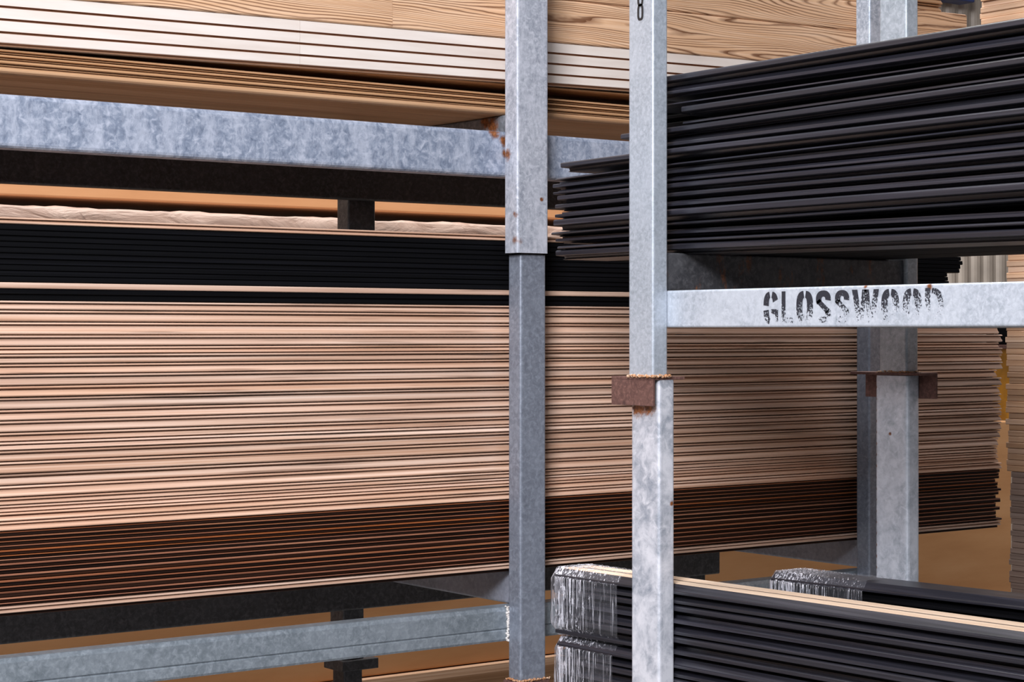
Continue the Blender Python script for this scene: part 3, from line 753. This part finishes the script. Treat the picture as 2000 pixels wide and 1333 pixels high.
# wood boards glimpsed at the very bottom, and pale batten
for i in range(4):
    bm = bmesh.new(); box(bm, (0, 0, 0), (xP1+2.0, .3, .030 if i == 0 else .10), .002)
    zb_ = [EYE-1.0955*K, EYE-1.0955*K-.103, EYE-1.0955*K-.206, EYE-1.0955*K-.309][i]
    o = link('timber_board', bm, M['far'] if i == 0 else M['honey'], None, (-2.0, YP-.03+(.02 if i else 0), zb_-.0 if i == 0 else zb_+.003))
    tag(o, ['pale batten under the kraft pack at the bottom of the picture', 'orange-brown board directly under the pale batten, at the bottom', 'orange-brown board second below the pale batten', 'orange-brown board lowest behind the left rack'][i], 'board')
bm = bmesh.new(); box(bm, (-2.0, YP+.02, 0), (xP1, YP+1.0, EYE-1.0955*K-.309), .01)
for v in bm.verts: v.co -= Vector((0, YP, 0))
o = link('timber_pack', bm, M['honey'], None, (0, YP, 0)); tag(o, 'low timber pack on the floor behind the left rack', 'pack')
# wrapped pack with rumpled skin
bm = bmesh.new()
nx, W = 220, 7.6
prf = [(0.9, .245), (.012, .245), (.002, .236), (0, .20), (0, .12), (0, .04), (.004, .004), (.012, 0), (.9, 0)]
rr = random.Random(5); g = []
for i in range(nx+1):
    x = -2.0+W*i/nx; ring = []
    for k, (d, z_) in enumerate(prf):
        f_ = .003*math.sin(x*13+k*1.7)+.002*math.sin(x*31+k*.9)+rr.uniform(-.003, .003)
        ring.append(bm.verts.new((x, d+(f_ if 0 < k < 8 else 0), z_+(f_*.7 if k in (1, 2) else 0))))
    g.append(ring)
for a, b_ in zip(g, g[1:]):
    for k in range(len(prf)-1): bm.faces.new((a[k], a[k+1], b_[k+1], b_[k]))
bm.faces.new(g[0]); bm.faces.new(g[-1][::-1])
o = link('wrapped_pack', bm, M['wrap'], None, (0, YP-.15, EYE+.1205*K), smooth=True); tag(o, 'long timber pack in rumpled milky plastic, seen in the gap under the upper left rail', 'pack')
pack('timber_pack', -2.0, Xat(1780, YP), YP+.08, YP+.75, EYE+.382*K, EYE+.60*K, M['ply'], 'smooth tan pack resting on the plastic-wrapped pack behind the upper rail', 'pack', .006)

# yellow upright and dark clamp in the gap on the right
ye = empty('yellow_column', (Xat(1962, YP+.05), YP+.05, EYE-.355*K), 'short yellow painted steel column between the ragged board ends at right', 'column')
xa_, xb_ = Xat(1944, YP+.05), Xat(1978, YP+.05)
tube('shaft', (xa_, YP+.05, EYE-.355*K), (xb_, YP+.09, hY(1960, 682, YP+.05)), M['yellow'], ye, .006)
tube('cap_plate', (xa_-.03, YP+.03, hY(1960, 682, YP+.05)), (xb_+.02, YP+.11, hY(1960, 674, YP+.05)), M['rust'], ye, .002, 'brown cap plate')
tube('clamp', (xa_+.01, YP+.05, hY(1960, 674, YP+.05)), (xb_+.06, YP+.11, hY(1960, 640, YP+.05)), M['matt_shade'], ye, .006, 'black clamp block')

# third rack: ragged board ends at the right edge, boards run along Y
X3 = 4.30
z_ = hX(1965, 1240, X3); i = 0
while z_ < hX(1965, 490, X3):
    y_px = 650-(z_-EYE)*F/Zray(1965, X=X3)
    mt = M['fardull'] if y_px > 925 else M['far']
    lab = 'dull brown board with a ragged end, at the right edge, low in the far stack' if y_px > 925 else 'pale board with a ragged end, at the right edge behind the yellow column'
    grp = 'dull far boards at right' if y_px > 925 else 'pale far boards at right'
    boardY('ragged_board', Yat((1972 if y_px > 925 else 1966)+R.uniform(-3, 4), X3), 2.2, X3, z_+.0002, z_+.0002, .0155, .14, P_sq, mt, off=R.uniform(0, .004), label=lab, group=grp)
    z_ += .016; i += 1
z_ = hX(1913, 60, X3)
while z_ < hX(1913, -40, X3):
    boardY('ragged_board', Yat(1913+R.uniform(-3, 4), X3), 2.2, X3, z_+.0002, z_+.0002, .0155, .14, P_sq, M['far'], off=R.uniform(0, .01),
           label='honey board with a ragged end in the far stack at the top right corner', group='far boards at the top right corner')
    z_ += .016
# frame that carries the far stacks
ff = empty('steel_stillage', (X3, 2.6, 0), 'far steel frame holding the ragged stacks at the right edge', 'stillage')
tube('bearer', (X3+.0, 2.75, hX(1965, 1240, X3)-.08), (X3+.6, 2.80, hX(1965, 1240, X3)-.001), M['darksteel'], ff)
tube('bearer', (X3+.0, 2.75, hX(1913, 60, X3)-.08), (X3+.6, 2.80, hX(1913, 60, X3)-.001), M['darksteel'], ff)
for yy in (2.45, 2.75):
    tube('post', (X3+.16, yy, 0), (X3+.2, yy+.05, EYE+1.4), M['darksteel'], ff)
    tube('bearer', (X3+.0, yy+.051, hX(1965, 1240, X3)-.07), (X3+.159, yy+.09, hX(1965, 1240, X3)-.002), M['darksteel'], ff)

# ------------------------------------------------------------------ setting
YW = 7.9
bm = bmesh.new()
per = .115; n = int(19/per*8)
pv = None
for i in range(n+1):
    x = -5+19.0*i/n
    p = (i % 8)/8.0
    d = [0, 0, 0, .008, .022, .022, .022, .008][i % 8]
    cur = [bm.verts.new((x, YW+d, 0)), bm.verts.new((x, YW+d, 5.2))]
    if pv: bm.faces.new((pv[0], cur[0], cur[1], pv[1]))
    pv = cur
w = link('wall_back', bm, M['wall']); tag(w, kind='structure')
bm = bmesh.new(); box(bm, (-5, -4, -.12), (14, YW+.3, 0)); f = link('floor', bm, M['floor']); tag(f, kind='structure')
bm = bmesh.new(); box(bm, (12, -1.0, 0), (12.1, YW+.3, 5.2)); f = link('wall_right', bm, M['wall']); tag(f, kind='structure')
# small things glimpsed at the top right
bm = bmesh.new(); box(bm, (0, 0, 0), (.9, .12, .25), .01)
xb0 = Xat(1874, 7.1)
o = link('blue_cross_beam', bm, M['blue'], None, (xb0, 7.75, hY(1890, 3, 7.75))); tag(o, 'dark blue beam on the back wall at the top right', 'beam')
bm = bmesh.new()
x0_, x1_ = Xat(1779, 5.0), Xat(1789.5, 5.0)
box(bm, (0, 0, 0), (x1_-x0_, .04, EYE+1.6), .004, 2)
o = link('white_pole', bm, M['whitep'], None, (x0_, 6.35, 0)); 
o.location = (Xat(1779, 6.35), 6.35, 0); tag(o, 'slim white pole just right of the far post at the top', 'pole')
bm = bmesh.new(); x0_, x1_ = Xat(1838, 7.2), Xat(1874, 7.2)
box(bm, (0, 0, 0), (x1_-x0_, .05, 5.0), .01)
o = link('white_column', bm, M['whitep'], None, (x0_, 7.75, 0)); tag(o, 'white column at the back wall behind the ragged timber ends', 'column')

# ------------------------------------------------------------------ camera and light
cam = bpy.data.cameras.new('camera'); co = bpy.data.objects.new('camera', cam); COL.objects.link(co)
co.location = (0, 0, EYE); co.rotation_euler = (math.pi/2, 0, -math.atan2(DX, DY))
cam.sensor_width = 36; cam.sensor_fit = 'HORIZONTAL'; cam.lens = F/2000*36
cam.shift_y = -(666.5-650)/2000
cam.clip_start = .05; cam.clip_end = 60
SC.camera = co

def area(name, loc, target, sx, sy, power, col):
    l = bpy.data.lights.new(name, 'AREA'); l.shape = 'RECTANGLE'; l.size = sx; l.size_y = sy; l.energy = power; l.color = col
    o = bpy.data.objects.new(name, l); COL.objects.link(o); o.location = loc
    o.rotation_euler = (Vector(target)-Vector(loc)).to_track_quat('-Z', 'Y').to_euler()
    return o
area('open_door_daylight', (-2.5, -.8, 4.6), (2.8, 3.6, 1.5), 2.2, 1.6, 620, (.95, .96, 1.0))
area('overhead_fill', (.2, 1.2, 5.6), (1.6, 3.6, 1.6), 1.6, .8, 150, (.93, .95, 1.0))  # added fill from above, gives the board lips their highlights
area('rear_fill', (3.6, 4.95, 6.6), (3.6, 5.5, .8), 5.5, .6, 620, (1.0, .97, .93))  # unseen fill added behind the rack to brighten the kraft packs
W = bpy.data.worlds.new('world'); SC.world = W; W.use_nodes = True
bg = W.node_tree.nodes['Background']; bg.inputs[0].default_value = (.80, .88, 1.0, 1); bg.inputs[1].default_value = .11
SC.view_settings.view_transform = 'Standard'; SC.view_settings.look = 'None'
SC.view_settings.gamma = 1; SC.view_settings.use_curve_mapping = False
SC.view_settings.exposure = 0.0
